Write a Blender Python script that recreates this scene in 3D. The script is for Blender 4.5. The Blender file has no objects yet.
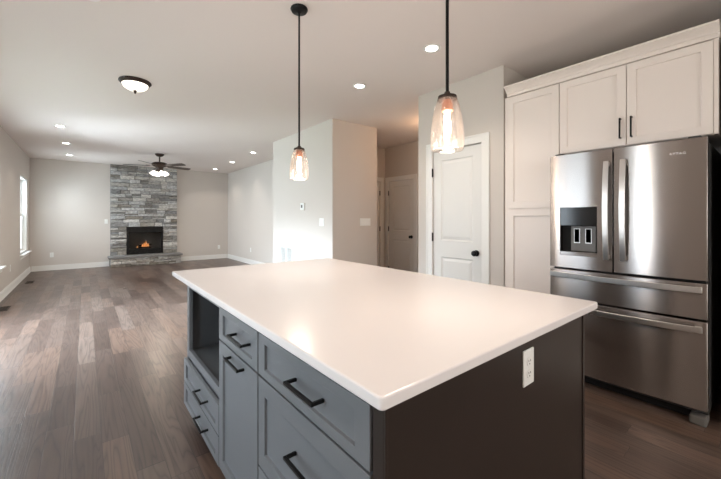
import bpy, bmesh, math, random
from mathutils import Vector, Matrix
random.seed(7)
S = bpy.context.scene
COL = S.collection
PI = math.pi

# ------------------------------------------------------------------ camera, world, light, exposure
F_PX, VX, HY, CAM_H = 342.0, 85.0, 218.5, 1.28
YAW = math.atan((360.5 - VX) / F_PX)
cd = bpy.data.cameras.new('camera'); cam = bpy.data.objects.new('camera', cd); COL.objects.link(cam)
cam.location = (0, 0, CAM_H); cam.rotation_euler = (PI / 2, 0, -YAW)
cd.sensor_width = 36.0; cd.lens = 36.0 * F_PX / 721.0
cd.shift_y = (HY - 239.5) / 721.0
cd.clip_start = 0.02
S.camera = cam

w = bpy.data.worlds.new('world'); S.world = w; w.use_nodes = True
bg = w.node_tree.nodes['Background']
bg.inputs[0].default_value = (0.86, 0.93, 1.0, 1); bg.inputs[1].default_value = 3.0

S.view_settings.view_transform = 'Standard'
S.view_settings.look = 'None'
S.view_settings.gamma = 1.0
S.view_settings.use_curve_mapping = False
S.view_settings.exposure = 0.47

DAY = (0.76, 0.88, 1.0)
WARM = (1.0, 0.85, 0.72)

def area(name, loc, rot, sx, sy, power, color, spread=PI):
    l = bpy.data.lights.new(name, 'AREA'); l.spread = spread; l.shape = 'RECTANGLE'; l.size = sx; l.size_y = sy
    l.energy = power; l.color = color
    o = bpy.data.objects.new(name, l); COL.objects.link(o); o.location = loc; o.rotation_euler = rot
    return o
# daylight through the windows, plus two added fill lights (rot: facing +X from the left wall)
RX = (0, -PI / 2 + 0.30, -0.45); RD = (0, -PI / 2 + 1.05, 0)
area('daylight_living_window', (-1.55, 10.55, 1.65), RX, 1.0, 1.1, 75, DAY)
area('daylight_living_window', (-1.55, 7.25, 1.65), RX, 1.0, 1.1, 125, DAY)
area('daylight_patio_door', (-1.62, 5.1, 1.80), RD, 0.7, 2.3, 400, DAY, 1.9)
area('fill_light_dining', (-1.30, 2.9, 1.5), (0, -PI / 2, 0), 1.1, 0.9, 12, DAY)  # added as soft fill on the kitchen side, no known window
area('daylight_kitchen_window', (-1.30, 1.25, 1.05), (0, -PI / 2, 0), 1.9, 0.30, 14, DAY)
area('fill_light_rear', (1.0, -3.45, 1.5), (PI / 2, 0, 0), 2.6, 1.3, 46, (1.0, 0.88, 0.78))  # added warm fill from behind the camera, window is made up

# ------------------------------------------------------------------ materials
MATS = {}
def mat(name, color, rough=0.5, metal=0.0, spec=0.5, coat=0.0, noise=None, bump=None, emit=None, emit_s=0.0):
    m = bpy.data.materials.new(name); m.use_nodes = True
    nt = m.node_tree; b = nt.nodes['Principled BSDF']
    b.inputs['Base Color'].default_value = (*color, 1)
    b.inputs['Roughness'].default_value = rough; b.inputs['Metallic'].default_value = metal
    b.inputs['Specular IOR Level'].default_value = spec
    if coat: b.inputs['Coat Weight'].default_value = coat; b.inputs['Coat Roughness'].default_value = 0.1
    if emit:
        b.inputs['Emission Color'].default_value = (*emit, 1); b.inputs['Emission Strength'].default_value = emit_s
    if noise or bump:
        tc = nt.nodes.new('ShaderNodeTexCoord'); nz = nt.nodes.new('ShaderNodeTexNoise')
        nt.links.new(tc.outputs['Object'], nz.inputs['Vector'])
        if noise:
            nz.inputs['Scale'].default_value = noise[0]; nz.inputs['Detail'].default_value = 6
            r = nt.nodes.new('ShaderNodeMix'); r.data_type = 'RGBA'
            r.inputs['A'].default_value = (*[c * (1 - noise[1]) for c in color], 1)
            r.inputs['B'].default_value = (*[min(1, c * (1 + noise[1])) for c in color], 1)
            nt.links.new(nz.outputs['Fac'], r.inputs['Factor']); nt.links.new(r.outputs['Result'], b.inputs['Base Color'])
        if bump:
            n2 = nt.nodes.new('ShaderNodeTexNoise'); n2.inputs['Scale'].default_value = bump[0]
            nt.links.new(tc.outputs['Object'], n2.inputs['Vector'])
            bp = nt.nodes.new('ShaderNodeBump'); bp.inputs['Strength'].default_value = bump[1]; bp.inputs['Distance'].default_value = 0.002
            nt.links.new(n2.outputs['Fac'], bp.inputs['Height']); nt.links.new(bp.outputs['Normal'], b.inputs['Normal'])
    MATS[name] = m
    return m

def srgb(r, g, b):
    f = lambda c: (c / 255 / 12.92) if c / 255 <= 0.04045 else ((c / 255 + 0.055) / 1.055) ** 2.4
    return (f(r), f(g), f(b))

mat('wall_paint', srgb(210, 202, 194), 0.75, bump=(220, 0.10), noise=(3, 0.012))
mat('ceiling_paint', srgb(236, 226, 220), 0.85, bump=(160, 0.10))
mat('trim_white', srgb(236, 234, 230), 0.4, noise=(5, 0.01))
mat('door_white', srgb(228, 226, 222), 0.4, noise=(5, 0.01))
mat('cabinet_white', srgb(240, 229, 221), 0.38, noise=(4, 0.012))
mat('cabinet_grey', srgb(113, 116, 120), 0.38, noise=(6, 0.02))
mat('cabinet_inside', srgb(88, 90, 92), 0.5, noise=(6, 0.02))
mat('espresso_panel', srgb(46, 38, 34), 0.33, noise=(3, 0.05))
mat('black_metal', srgb(24, 23, 23), 0.38, metal=0.6, noise=(20, 0.05))
mat('bronze', srgb(58, 43, 34), 0.55, metal=0.4, noise=(20, 0.08))
mat('matte_black', srgb(10, 9, 9), 0.8, noise=(20, 0.05))
mat('gloss_black', srgb(14, 14, 15), 0.12, noise=(4, 0.05))
mat('fridge_side', srgb(58, 57, 57), 0.5, noise=(60, 0.06))
mat('grey_plastic', srgb(108, 106, 103), 0.45, noise=(30, 0.03))
mat('white_plastic', srgb(240, 240, 236), 0.35, noise=(10, 0.01))
mat('slot_dark', srgb(105, 102, 99), 0.6, noise=(10, 0.02))
mat('red_plastic', srgb(150, 40, 28), 0.4, noise=(10, 0.03))
mat('log', srgb(70, 58, 48), 0.9, noise=(25, 0.35), bump=(30, 0.8))
mat('fan_blade', srgb(74, 62, 54), 0.32, noise=(9, 0.25))
mat('bulb_glow', (1, 0.9, 0.75), 0.4, emit=(1.0, 0.82, 0.62), emit_s=30, noise=(3, 0.01))
mat('socket_copper', srgb(176, 120, 96), 0.4, metal=0.5, noise=(8, 0.05))
mat('lens_glow', (1, 1, 1), 0.4, emit=(1.0, 0.93, 0.84), emit_s=14, noise=(3, 0.01))
mat('shade_glow', (1, 0.97, 0.9), 0.4, emit=(1.0, 0.91, 0.80), emit_s=1.5, noise=(3, 0.01))
mat('flame', (1, 0.4, 0.1), 0.6, emit=(1.0, 0.42, 0.14), emit_s=1.6, noise=(12, 0.2))
mat('hearth_stone', srgb(128, 126, 124), 0.55, noise=(14, 0.22), bump=(30, 0.5))
mat('register_brown', srgb(62, 52, 46), 0.5, metal=0.3, noise=(10, 0.05))
mat('grass', srgb(120, 140, 90), 0.9, noise=(2, 0.2))

def stone_mat():
    m = bpy.data.materials.new('ledge_stone'); m.use_nodes = True; nt = m.node_tree; b = nt.nodes['Principled BSDF']
    a = nt.nodes.new('ShaderNodeAttribute'); a.attribute_name = 'stone'
    tc = nt.nodes.new('ShaderNodeTexCoord'); mp = nt.nodes.new('ShaderNodeMapping'); mp.inputs['Scale'].default_value = (1, 1, 2.2)
    nz = nt.nodes.new('ShaderNodeTexNoise'); nz.inputs['Scale'].default_value = 16; nz.inputs['Detail'].default_value = 8
    nt.links.new(tc.outputs['Object'], mp.inputs[0]); nt.links.new(mp.outputs[0], nz.inputs['Vector'])
    r = nt.nodes.new('ShaderNodeMapRange'); r.inputs['From Min'].default_value = 0.3; r.inputs['From Max'].default_value = 0.7
    r.inputs['To Min'].default_value = 0.62; r.inputs['To Max'].default_value = 1.3
    nt.links.new(nz.outputs['Fac'], r.inputs['Value'])
    mx = nt.nodes.new('ShaderNodeVectorMath'); mx.operation = 'MULTIPLY'
    nt.links.new(a.outputs['Color'], mx.inputs[0]); nt.links.new(r.outputs['Result'], mx.inputs[1])
    nt.links.new(mx.outputs[0], b.inputs['Base Color']); b.inputs['Roughness'].default_value = 0.85
    bp = nt.nodes.new('ShaderNodeBump'); bp.inputs['Strength'].default_value = 0.9; bp.inputs['Distance'].default_value = 0.02
    nt.links.new(nz.outputs['Fac'], bp.inputs['Height']); nt.links.new(bp.outputs['Normal'], b.inputs['Normal'])
    MATS['ledge_stone'] = m
stone_mat()

def floor_mat():
    m = bpy.data.materials.new('oak_planks'); m.use_nodes = True; nt = m.node_tree; N = nt.nodes; L = nt.links
    b = N['Principled BSDF']; b.inputs['Specular IOR Level'].default_value = 0.7
    tc = N.new('ShaderNodeTexCoord'); sp = N.new('ShaderNodeSeparateXYZ'); L.new(tc.outputs['Object'], sp.inputs[0])
    def M(op, a, bb=None, cc=None):
        n = N.new('ShaderNodeMath'); n.operation = op
        for i, v in enumerate((a, bb, cc)):
            if v is None: continue
            if isinstance(v, (int, float)): n.inputs[i].default_value = v
            else: L.new(v, n.inputs[i])
        return n.outputs[0]
    W = 0.128
    row = M('FLOOR', M('DIVIDE', sp.outputs[0], W))
    wn = N.new('ShaderNodeTexWhiteNoise'); wn.noise_dimensions = '1D'; L.new(row, wn.inputs['W'])
    LEN = 0.95
    ys = M('DIVIDE', M('ADD', sp.outputs[1], M('MULTIPLY', wn.outputs['Value'], 7.3)), LEN)
    # make the board lengths vary within a row
    ys = M('ADD', ys, M('MULTIPLY', M('SINE', M('ADD', M('MULTIPLY', ys, 2.1), M('MULTIPLY', wn.outputs['Value'], 9.0))), 0.22))
    seg = M('FLOOR', ys)
    cb = N.new('ShaderNodeCombineXYZ'); L.new(row, cb.inputs[0]); L.new(seg, cb.inputs[1])
    w2 = N.new('ShaderNodeTexWhiteNoise'); w2.noise_dimensions = '2D'; L.new(cb.outputs[0], w2.inputs['Vector'])
    # gaps
    fx = M('FRACT', M('DIVIDE', sp.outputs[0], W)); fy = M('FRACT', ys)
    ex = M('MINIMUM', fx, M('SUBTRACT', 1.0, fx)); ey = M('MINIMUM', fy, M('SUBTRACT', 1.0, fy))
    gx = M('LESS_THAN', ex, 0.012); gy = M('LESS_THAN', ey, 0.0022); gap = M('MAXIMUM', gx, gy)
    # grain coordinates: shifted per board, stretched along the board
    off = N.new('ShaderNodeVectorMath'); off.operation = 'SCALE'; off.inputs['Scale'].default_value = 13.0
    L.new(w2.outputs['Color'], off.inputs[0])
    ad = N.new('ShaderNodeVectorMath'); ad.operation = 'ADD'; L.new(tc.outputs['Object'], ad.inputs[0]); L.new(off.outputs[0], ad.inputs[1])
    mp = N.new('ShaderNodeMapping'); mp.inputs['Scale'].default_value = (8.0, 0.5, 1.0); L.new(ad.outputs[0], mp.inputs[0])
    n1 = N.new('ShaderNodeTexNoise'); n1.inputs['Scale'].default_value = 1.0; n1.inputs['Detail'].default_value = 2.0; n1.inputs['Distortion'].default_value = 0.5
    L.new(mp.outputs[0], n1.inputs['Vector'])
    rings = M('ABSOLUTE', M('SINE', M('MULTIPLY', n1.outputs['Fac'], 46.0)))
    rings = M('POWER', rings, 0.55)
    mp2 = N.new('ShaderNodeMapping'); mp2.inputs['Scale'].default_value = (120.0, 5.0, 1.0); L.new(ad.outputs[0], mp2.inputs[0])
    n2 = N.new('ShaderNodeTexNoise'); n2.inputs['Scale'].default_value = 1.0; n2.inputs['Detail'].default_value = 4.0; L.new(mp2.outputs[0], n2.inputs['Vector'])
    n3 = N.new('ShaderNodeTexNoise'); n3.inputs['Scale'].default_value = 5.0; n3.inputs['Detail'].default_value = 3.0; L.new(ad.outputs[0], n3.inputs['Vector'])
    cr = N.new('ShaderNodeValToRGB'); e = cr.color_ramp.elements
    e[0].position = 0.0; e[0].color = (*srgb(64, 49, 42), 1); e[1].position = 1.0; e[1].color = (*srgb(100, 86, 78), 1)
    for p, c in ((0.25, (76, 61, 54)), (0.5, (87, 72, 64)), (0.75, (95, 75, 64))):
        x = e.new(p); x.color = (*srgb(*c), 1)
    L.new(w2.outputs['Value'], cr.inputs[0])
    g = M('ADD', M('MULTIPLY', rings, 0.75), M('ADD', M('MULTIPLY', n2.outputs['Fac'], 0.45), M('MULTIPLY', n3.outputs['Fac'], 0.30)))
    g = M('ADD', g, 0.17)
    sc = N.new('ShaderNodeVectorMath'); sc.operation = 'SCALE'; L.new(cr.outputs[0], sc.inputs[0]); L.new(g, sc.inputs['Scale'])
    mx = N.new('ShaderNodeMix'); mx.data_type = 'RGBA'; L.new(M('MULTIPLY', gap, 0.75), mx.inputs['Factor'])
    L.new(sc.outputs[0], mx.inputs['A']); mx.inputs['B'].default_value = (*srgb(40, 32, 28), 1)
    L.new(mx.outputs['Result'], b.inputs['Base Color'])
    L.new(M('ADD', M('MULTIPLY', n3.outputs['Fac'], 0.14), 0.24), b.inputs['Roughness'])
    bp = N.new('ShaderNodeBump'); bp.inputs['Strength'].default_value = 0.35; bp.inputs['Distance'].default_value = 0.0015
    L.new(M('SUBTRACT', M('MULTIPLY', g, 0.6), gap), bp.inputs['Height']); L.new(bp.outputs['Normal'], b.inputs['Normal'])
    MATS['oak_planks'] = m
floor_mat()

def quartz_mat():
    m = mat('quartz', srgb(235, 230, 229), 0.24, spec=0.38, noise=(2.2, 0.018)); return m
quartz_mat()

def steel_mat(name, rough, aniso, col, rot=0.0):
    m = bpy.data.materials.new(name); m.use_nodes = True; nt = m.node_tree; N = nt.nodes; L = nt.links
    b = N['Principled BSDF']; b.inputs['Metallic'].default_value = 1.0
    b.inputs['Roughness'].default_value = rough; b.inputs['Anisotropic'].default_value = aniso
    b.inputs['Anisotropic Rotation'].default_value = rot
    tg = N.new('ShaderNodeTangent'); tg.direction_type = 'RADIAL'; tg.axis = 'Z'; L.new(tg.outputs[0], b.inputs['Tangent'])
    tc = N.new('ShaderNodeTexCoord'); mp = N.new('ShaderNodeMapping'); mp.inputs['Scale'].default_value = (2, 2, 500)
    L.new(tc.outputs['Object'], mp.inputs[0]); nz = N.new('ShaderNodeTexNoise'); nz.inputs['Scale'].default_value = 1.0; L.new(mp.outputs[0], nz.inputs['Vector'])
    mx = N.new('ShaderNodeMix'); mx.data_type = 'RGBA'
    mx.inputs['A'].default_value = (*[c * 0.93 for c in col], 1); mx.inputs['B'].default_value = (*[c * 1.05 for c in col], 1)
    L.new(nz.outputs['Fac'], mx.inputs['Factor']); L.new(mx.outputs['Result'], b.inputs['Base Color'])
    MATS[name] = m
steel_mat('brushed_steel', 0.25, 1.0, srgb(176, 170, 167), 0.25)
steel_mat('handle_steel', 0.30, 0.2, srgb(222, 220, 218))

def glass_mat(name, tint, gloss_mul, glow=0.0, wavy=0.0, trans=0.0):
    # thin clear glass: see-through with a fresnel reflection
    m = bpy.data.materials.new(name); m.use_nodes = True; nt = m.node_tree; N = nt.nodes; L = nt.links
    N.remove(N['Principled BSDF']); out = N['Material Output']
    t = N.new('ShaderNodeBsdfTransparent'); t.inputs[0].default_value = (*tint, 1)
    g = N.new('ShaderNodeBsdfGlossy'); g.inputs['Roughness'].default_value = 0.05; g.inputs[0].default_value = (1, 1, 1, 1)
    lw = N.new('ShaderNodeLayerWeight'); lw.inputs['Blend'].default_value = 0.35
    mu = N.new('ShaderNodeMath'); mu.operation = 'MULTIPLY'; mu.inputs[1].default_value = gloss_mul; L.new(lw.outputs['Fresnel'], mu.inputs[0])
    tcn = N.new('ShaderNodeTexCoord'); nz = N.new('ShaderNodeTexNoise'); nz.inputs['Scale'].default_value = 38; L.new(tcn.outputs['Object'], nz.inputs['Vector'])
    bp = N.new('ShaderNodeBump'); bp.inputs['Strength'].default_value = wavy; bp.inputs['Distance'].default_value = 0.004
    L.new(nz.outputs['Fac'], bp.inputs['Height']); L.new(bp.outputs['Normal'], g.inputs['Normal'])
    mix = N.new('ShaderNodeMixShader'); L.new(mu.outputs[0], mix.inputs[0]); L.new(t.outputs[0], mix.inputs[1]); L.new(g.outputs[0], mix.inputs[2])
    last = mix
    if trans:
        d = N.new('ShaderNodeBsdfTranslucent'); d.inputs[0].default_value = (1.0, 0.93, 0.88, 1)
        m2 = N.new('ShaderNodeMixShader'); m2.inputs[0].default_value = trans; L.new(last.outputs[0], m2.inputs[1]); L.new(d.outputs[0], m2.inputs[2]); last = m2
    L.new(last.outputs[0], out.inputs['Surface'])
    MATS[name] = m
glass_mat('pane_glass', (0.97, 0.98, 0.98), 0.7)
glass_mat('shade_glass', (0.96, 0.93, 0.91), 0.6, wavy=0.5, trans=0.012)
glass_mat('fire_glass', (0.5, 0.5, 0.5), 0.15)

# ------------------------------------------------------------------ helpers
ORIG = {}
def tag(o, label=None, cat=None, group=None, kind=None):
    if label: o['label'] = label
    if cat: o['category'] = cat
    if group: o['group'] = group
    if kind: o['kind'] = kind
    return o

def thing(name, loc, label, cat, group=None):
    o = bpy.data.objects.new(name, None); COL.objects.link(o); o.location = loc; o.empty_display_size = 0.1
    ORIG[o.name] = Vector(loc); return tag(o, label, cat, group)

def obj(name, bm, m, parent=None, bevel=0.0, smooth=False, seg=2, label=None):
    me = bpy.data.meshes.new(name)
    bmesh.ops.recalc_face_normals(bm, faces=bm.faces)
    if parent is not None: org = ORIG[parent.name]
    else:
        xs = [v.co.x for v in bm.verts]; ys = [v.co.y for v in bm.verts]; zs = [v.co.z for v in bm.verts]
        org = Vector(((min(xs) + max(xs)) / 2, (min(ys) + max(ys)) / 2, min(zs)))
    bmesh.ops.translate(bm, verts=bm.verts, vec=-org)
    if smooth:
        for f in bm.faces: f.smooth = True
    bm.to_mesh(me); bm.free()
    for mm in (m if isinstance(m, (list, tuple)) else [m]): me.materials.append(MATS[mm])
    o = bpy.data.objects.new(name, me); COL.objects.link(o)
    ORIG[o.name] = org
    if parent is not None: o.parent = parent
    else: o.location = org
    if bevel:
        b = o.modifiers.new('bevel', 'BEVEL'); b.width = bevel; b.segments = seg; b.limit_method = 'ANGLE'; b.angle_limit = math.radians(40)
        b.harden_normals = False
    if smooth and hasattr(me, 'set_sharp_from_angle'): me.set_sharp_from_angle(angle=math.radians(38))
    if label: o['label'] = label
    return o

def box(bm, x0, x1, y0, y1, z0, z1, mi=0):
    vs = [bm.verts.new(p) for p in ((x0,y0,z0),(x1,y0,z0),(x1,y1,z0),(x0,y1,z0),(x0,y0,z1),(x1,y0,z1),(x1,y1,z1),(x0,y1,z1))]
    fs = [bm.faces.new([vs[i] for i in q]) for q in ((0,3,2,1),(4,5,6,7),(0,1,5,4),(1,2,6,5),(2,3,7,6),(3,0,4,7))]
    for f in fs: f.material_index = mi
    return vs
def B(*a): bm = bmesh.new(); box(bm, *a); return bm

def lathe(bm, prof, c, axis='Z', n=32, mi=0, cap=True, closed=False):
    """prof: list of (r, h) along axis from c"""
    rings = []
    for r, h in prof:
        ring = []
        for k in range(n):
            a = 2 * PI * k / n; u, v = r * math.cos(a), r * math.sin(a)
            p = {'Z': (u, v, h), 'X': (h, u, v), 'Y': (u, h, v)}[axis]
            ring.append(bm.verts.new((c[0] + p[0], c[1] + p[1], c[2] + p[2])))
        rings.append(ring)
    for a, b in zip(rings, rings[1:]):
        for k in range(n):
            f = bm.faces.new((a[k], a[(k + 1) % n], b[(k + 1) % n], b[k])); f.material_index = mi
    if cap:
        bm.faces.new(rings[0]).material_index = mi; bm.faces.new(rings[-1]).material_index = mi
    return rings
def LA(prof, c, axis='Z', n=32, cap=True): bm = bmesh.new(); lathe(bm, prof, c, axis, n, 0, cap); return bm

def tube(bm, p0, p1, r, n=12):
    p0, p1 = Vector(p0), Vector(p1); d = (p1 - p0).normalized()
    u = d.orthogonal().normalized(); v = d.cross(u)
    R = [[bm.verts.new(p + r * (math.cos(2*PI*k/n) * u + math.sin(2*PI*k/n) * v)) for k in range(n)] for p in (p0, p1)]
    for k in range(n): bm.faces.new((R[0][k], R[0][(k+1)%n], R[1][(k+1)%n], R[1][k]))
    bm.faces.new(R[0]); bm.faces.new(R[1])

# frames: map (u, v, n) to world. n points out of the surface
def frX(X, sign=-1): return lambda u, v, n: (X + sign * n, u, v)        # face looking -X (sign -1): u = Y, v = Z
def frY(Y, sign=-1): return lambda u, v, n: (u, Y + sign * n, v)        # face looking -Y: u = X, v = Z

def slab(bm, fr, u0, u1, v0, v1, T, rects=(), prof=((0, -0.008),), ubreaks=(), bulge=None, hole=()):
    """slab with its front at n=0 (plus bulge) and its back at n=-T; each rect is sunk along prof [(inset, depth)...];
    rects in hole are left open"""
    bl = bulge or (lambda u: 0.0)
    us = sorted(set([u0, u1, *ubreaks] + [r[0] for r in rects] + [r[1] for r in rects] + [h[0] for h in hole] + [h[1] for h in hole]))
    vs = sorted(set([v0, v1] + [r[2] for r in rects] + [r[3] for r in rects] + [h[2] for h in hole] + [h[3] for h in hole]))
    cache = {}
    def V(u, v, n, b=True):
        k = (round(u, 5), round(v, 5), round(n, 5))
        if k not in cache: cache[k] = bm.verts.new(fr(u, v, n + (bl(u) if b else 0)))
        return cache[k]
    def inside(u, v, rs): return any(r[0] < u < r[1] and r[2] < v < r[3] for r in rs)
    for a, b in zip(us, us[1:]):
        for c, d in zip(vs, vs[1:]):
            if inside((a+b)/2, (c+d)/2, rects) or inside((a+b)/2, (c+d)/2, hole): continue
            bm.faces.new((V(a,c,0), V(b,c,0), V(b,d,0), V(a,d,0)))
    for r in rects:
        prev = (0.0, 0.0)
        for ins, dep in list(prof):
            i0, d0 = prev
            o = [(r[0]+i0, r[2]+i0), (r[1]-i0, r[2]+i0), (r[1]-i0, r[3]-i0), (r[0]+i0, r[3]-i0)]
            q = [(r[0]+ins, r[2]+ins), (r[1]-ins, r[2]+ins), (r[1]-ins, r[3]-ins), (r[0]+ins, r[3]-ins)]
            for k in range(4):
                k2 = (k+1) % 4
                bm.faces.new((V(*o[k], d0), V(*o[k2], d0), V(*q[k2], dep), V(*q[k], dep)))
            prev = (ins, dep)
        bm.faces.new([V(*p, prev[1]) for p in q])
    # sides and back
    for a, b in zip(us, us[1:]):
        for v in (v0, v1):
            bm.faces.new((V(a,v,0), V(b,v,0), V(b,v,-T), V(a,v,-T)))
    for c, d in zip(vs, vs[1:]):
        for u in (u0, u1):
            bm.faces.new((V(u,c,0), V(u,d,0), V(u,d,-T), V(u,c,-T)))
    for a, b in zip(us, us[1:]):
        for c, d in zip(vs, vs[1:]):
            if hole and inside((a+b)/2, (c+d)/2, hole): continue
            bm.faces.new((V(a,c,-T), V(b,c,-T), V(b,d,-T), V(a,d,-T)))
    for h in hole:
        for (a, b2) in (((h[0],h[2]),(h[1],h[2])), ((h[1],h[2]),(h[1],h[3])), ((h[1],h[3]),(h[0],h[3])), ((h[0],h[3]),(h[0],h[2]))):
            bm.faces.new((V(*a,0), V(*b2,0), V(*b2,-T), V(*a,-T)))

def fbox(bm, fr, u0, u1, v0, v1, n0, n1):
    a = fr(u0, v0, n0); b = fr(u1, v1, n1)
    box(bm, min(a[0], b[0]), max(a[0], b[0]), min(a[1], b[1]), max(a[1], b[1]), min(a[2], b[2]), max(a[2], b[2]))

def pull(parent, fr, uc, vc, length, vertical=False, n0=0.0, out=0.032, th=0.010):
    """square bar pull on two posts"""
    bm = bmesh.new(); h = length / 2; t = th / 2
    if vertical:
        fbox(bm, fr, uc-t, uc+t, vc-h, vc+h, out-th, out)
        for s in (-1, 1): fbox(bm, fr, uc-t, uc+t, vc+s*(h-t)-t, vc+s*(h-t)+t, n0, out-th)
    else:
        fbox(bm, fr, uc-h, uc+h, vc-t, vc+t, out-th, out)
        for s in (-1, 1): fbox(bm, fr, uc+s*(h-t)-t, uc+s*(h-t)+t, vc-t, vc+t, n0, out-th)
    return obj('handle', bm, 'black_metal', parent, bevel=0.0015, label='black bar handle')

def copy_tree(o, loc=None, parent=None):
    c = o.copy(); COL.objects.link(c)
    if parent: c.parent = parent
    if loc is not None: c.location = loc
    ORIG[c.name] = Vector(c.location)
    for ch in list(o.children): copy_tree(ch, None, c)
    return c

def struct(name, bm, m, bevel=0): o = obj(name, bm, m, None, bevel); o['kind'] = 'structure'; return o

# ------------------------------------------------------------------ room shell
H = 2.74
XL, XR, YF, YB = -1.035, 3.62, 11.38, -3.30
EX = 6.2
struct('floor', B(XL - 0.15, EX, YB - 0.15, YF + 0.15, -0.12, 0.0), 'oak_planks')
struct('ceiling', B(XL - 0.15, EX, YB - 0.15, YF + 0.15, H, H + 0.12), 'ceiling_paint')

def wall_with_holes(bm, fr, u0, u1, T, holes):
    us = sorted(set([u0, u1] + [h[0] for h in holes] + [h[1] for h in holes]))
    for a, b in zip(us, us[1:]):
        hs = [h for h in holes if h[0] < (a+b)/2 < h[1]]
        if not hs: fbox(bm, fr, a, b, 0, H, 0, -T)
        else:
            h = hs[0]
            if h[2] > 0: fbox(bm, fr, a, b, 0, h[2], 0, -T)
            fbox(bm, fr, a, b, h[3], H, 0, -T)
FL = lambda u, v, n: (XL + n, u, v)        # left wall, face looking +X
WIN1 = (9.84, 11.04, 0.53, 2.19); WIN2 = (6.55, 7.72, 0.53, 2.19)
PATIO = (3.9, 6.3, 0.0, 2.1); KWIN = (0.95, 1.55, 0.0, 2.1); FILL_DWIN = (2.4, 3.4, 0.9, 2.1)  # the last opening is added for fill light
bm = bmesh.new(); wall_with_holes(bm, FL, YB, YF, 0.14, [KWIN, FILL_DWIN, PATIO, WIN2, WIN1]); struct('wall_left', bm, 'wall_paint')
struct('wall_far', B(XL, 6.0, YF, YF + 0.14, 0, H), 'wall_paint')
FB = lambda u, v, n: (u, YB + n, v)
FILL_RWIN = (-0.3, 2.3, 0.85, 2.25)  # opening added behind the camera for fill light
bm = bmesh.new(); wall_with_holes(bm, FB, XL, 4.0, 0.14, [FILL_RWIN]); struct('wall_rear', bm, 'wall_paint')
struct('wall_living_right', B(XR, XR + 0.14, 6.16, YF, 0, H), 'wall_paint')
XA, YA, YA2, XA2 = 2.81, 4.14, 6.16, 3.68
struct('wall_stair_block', B(XA, XA2, YA, YA2, 0, H), 'wall_paint')
XH = 4.88; YH = 5.24
PX, PY0, PY1 = 3.10, 1.68, 2.745
HD = (4.43, 5.13)       # hall door leaf on wall x = XH
FXH = lambda u, v, n: (XH - n, u, v)
bm = bmesh.new(); wall_with_holes(bm, FXH, 2.4, YH, 0.12, [(HD[0]-0.003, HD[1]+0.003, 0, 2.04)]); struct('wall_hall_right', bm, 'wall_paint')
FYH = lambda u, v, n: (u, YH - n, v)
bm = bmesh.new(); wall_with_holes(bm, FYH, XA2, XH, 0.12, [(3.98, 4.74, 0, 2.04)]); struct('wall_hall_end', bm, 'wall_paint')
# pantry walls
PD = (1.905, 2.53)
FP = frX(PX)
bm = bmesh.new(); wall_with_holes(bm, FP, PY0, PY1, 0.12, [(PD[0]-0.003, PD[1]+0.003, 0, 2.045)]); struct('wall_pantry_front', bm, 'wall_paint')
struct('wall_pantry_hall', B(PX + 0.12, XH, PY1 - 0.12, PY1, 0, H), 'wall_paint')
struct('wall_pantry_side', B(PX + 0.12, 3.86, PY0, PY0 + 0.12, 0, H), 'wall_paint')
struct('wall_fridge_back', B(3.74, 3.86, 0.24, PY0, 0, H), 'wall_paint')
struct('wall_fridge_side', B(3.10, 3.86, YB, 0.24, 0, H), 'wall_paint')

# baseboards: a flat board with a stepped top
def baseboard(name, fr, u0, u1):
    bm = bmesh.new()
    fbox(bm, fr, u0, u1, 0, 0.105, 0, 0.016); fbox(bm, fr, u0, u1, 0.105, 0.13, 0, 0.010); fbox(bm, fr, u0, u1, 0, 0.016, 0.016, 0.028)
    return struct(name, bm, 'trim_white', 0.003)
baseboard('baseboard_left', FL, 6.3, YF)
FF = frY(YF)
baseboard('baseboard_far_left', FF, XL + .03, 0.50)
baseboard('baseboard_far_right', FF, 2.17, XR - .03)
FR_ = frX(XR)
baseboard('baseboard_living_right', FR_, 6.16, YF)
baseboard('baseboard_stair_block', frX(XA), YA, YA2)
baseboard('baseboard_hall', frY(YA), XA, XA2)
baseboard('baseboard_pantry_left', FP, 2.62, PY1)
baseboard('baseboard_fridge_side', FP, -1.5, 0.24)

# ------------------------------------------------------------------ windows
def window(name, w, label=None):
    u0, u1, v0, v1 = w
    bm = bmesh.new()
    # jamb box lining the opening
    for (a, b, c, d) in ((u0, u0+.03, v0, v1), (u1-.03, u1, v0, v1), (u0+.03, u1-.03, v0, v0+.03), (u0+.03, u1-.03, v1-.03, v1)):
        fbox(bm, FL, a, b, c, d, -0.02, -0.135)
    root = struct(name, bm, 'trim_white', 0.002)
    def child(nm, bm, m, bev=0.002):
        return obj(nm, bm, m, root, bevel=bev)
    vm = (v0 + v1) / 2
    for (c, d, n) in ((v0+.03, vm+.02, -0.085), (vm-.02, v1-.03, -0.115)):
        bm = bmesh.new(); s = 0.045
        fbox(bm, FL, u0+.03, u0+.03+s, c, d, n, n-.03); fbox(bm, FL, u1-.03-s, u1-.03, c, d, n, n-.03)
        fbox(bm, FL, u0+.03+s, u1-.03-s, c, c+s, n, n-.03); fbox(bm, FL, u0+.03+s, u1-.03-s, d-s, d, n, n-.03)
        sash = child('window_sash', bm, 'trim_white')
        bm = bmesh.new(); fbox(bm, FL, u0+.03+s, u1-.03-s, c+s, d-s, n-.012, n-.018); obj('window_pane', bm, 'pane_glass', sash)
    bm = bmesh.new(); fbox(bm, FL, u0-.08, u1+.08, v0-.025, v0, -0.02, 0.06); fbox(bm, FL, u0-.06, u1+.06, v0-.095, v0-.025, 0, 0.016)
    child('window_sill', bm, 'trim_white', 0.004)
    return root
window('window_1', WIN1); window('window_2', WIN2)
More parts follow.
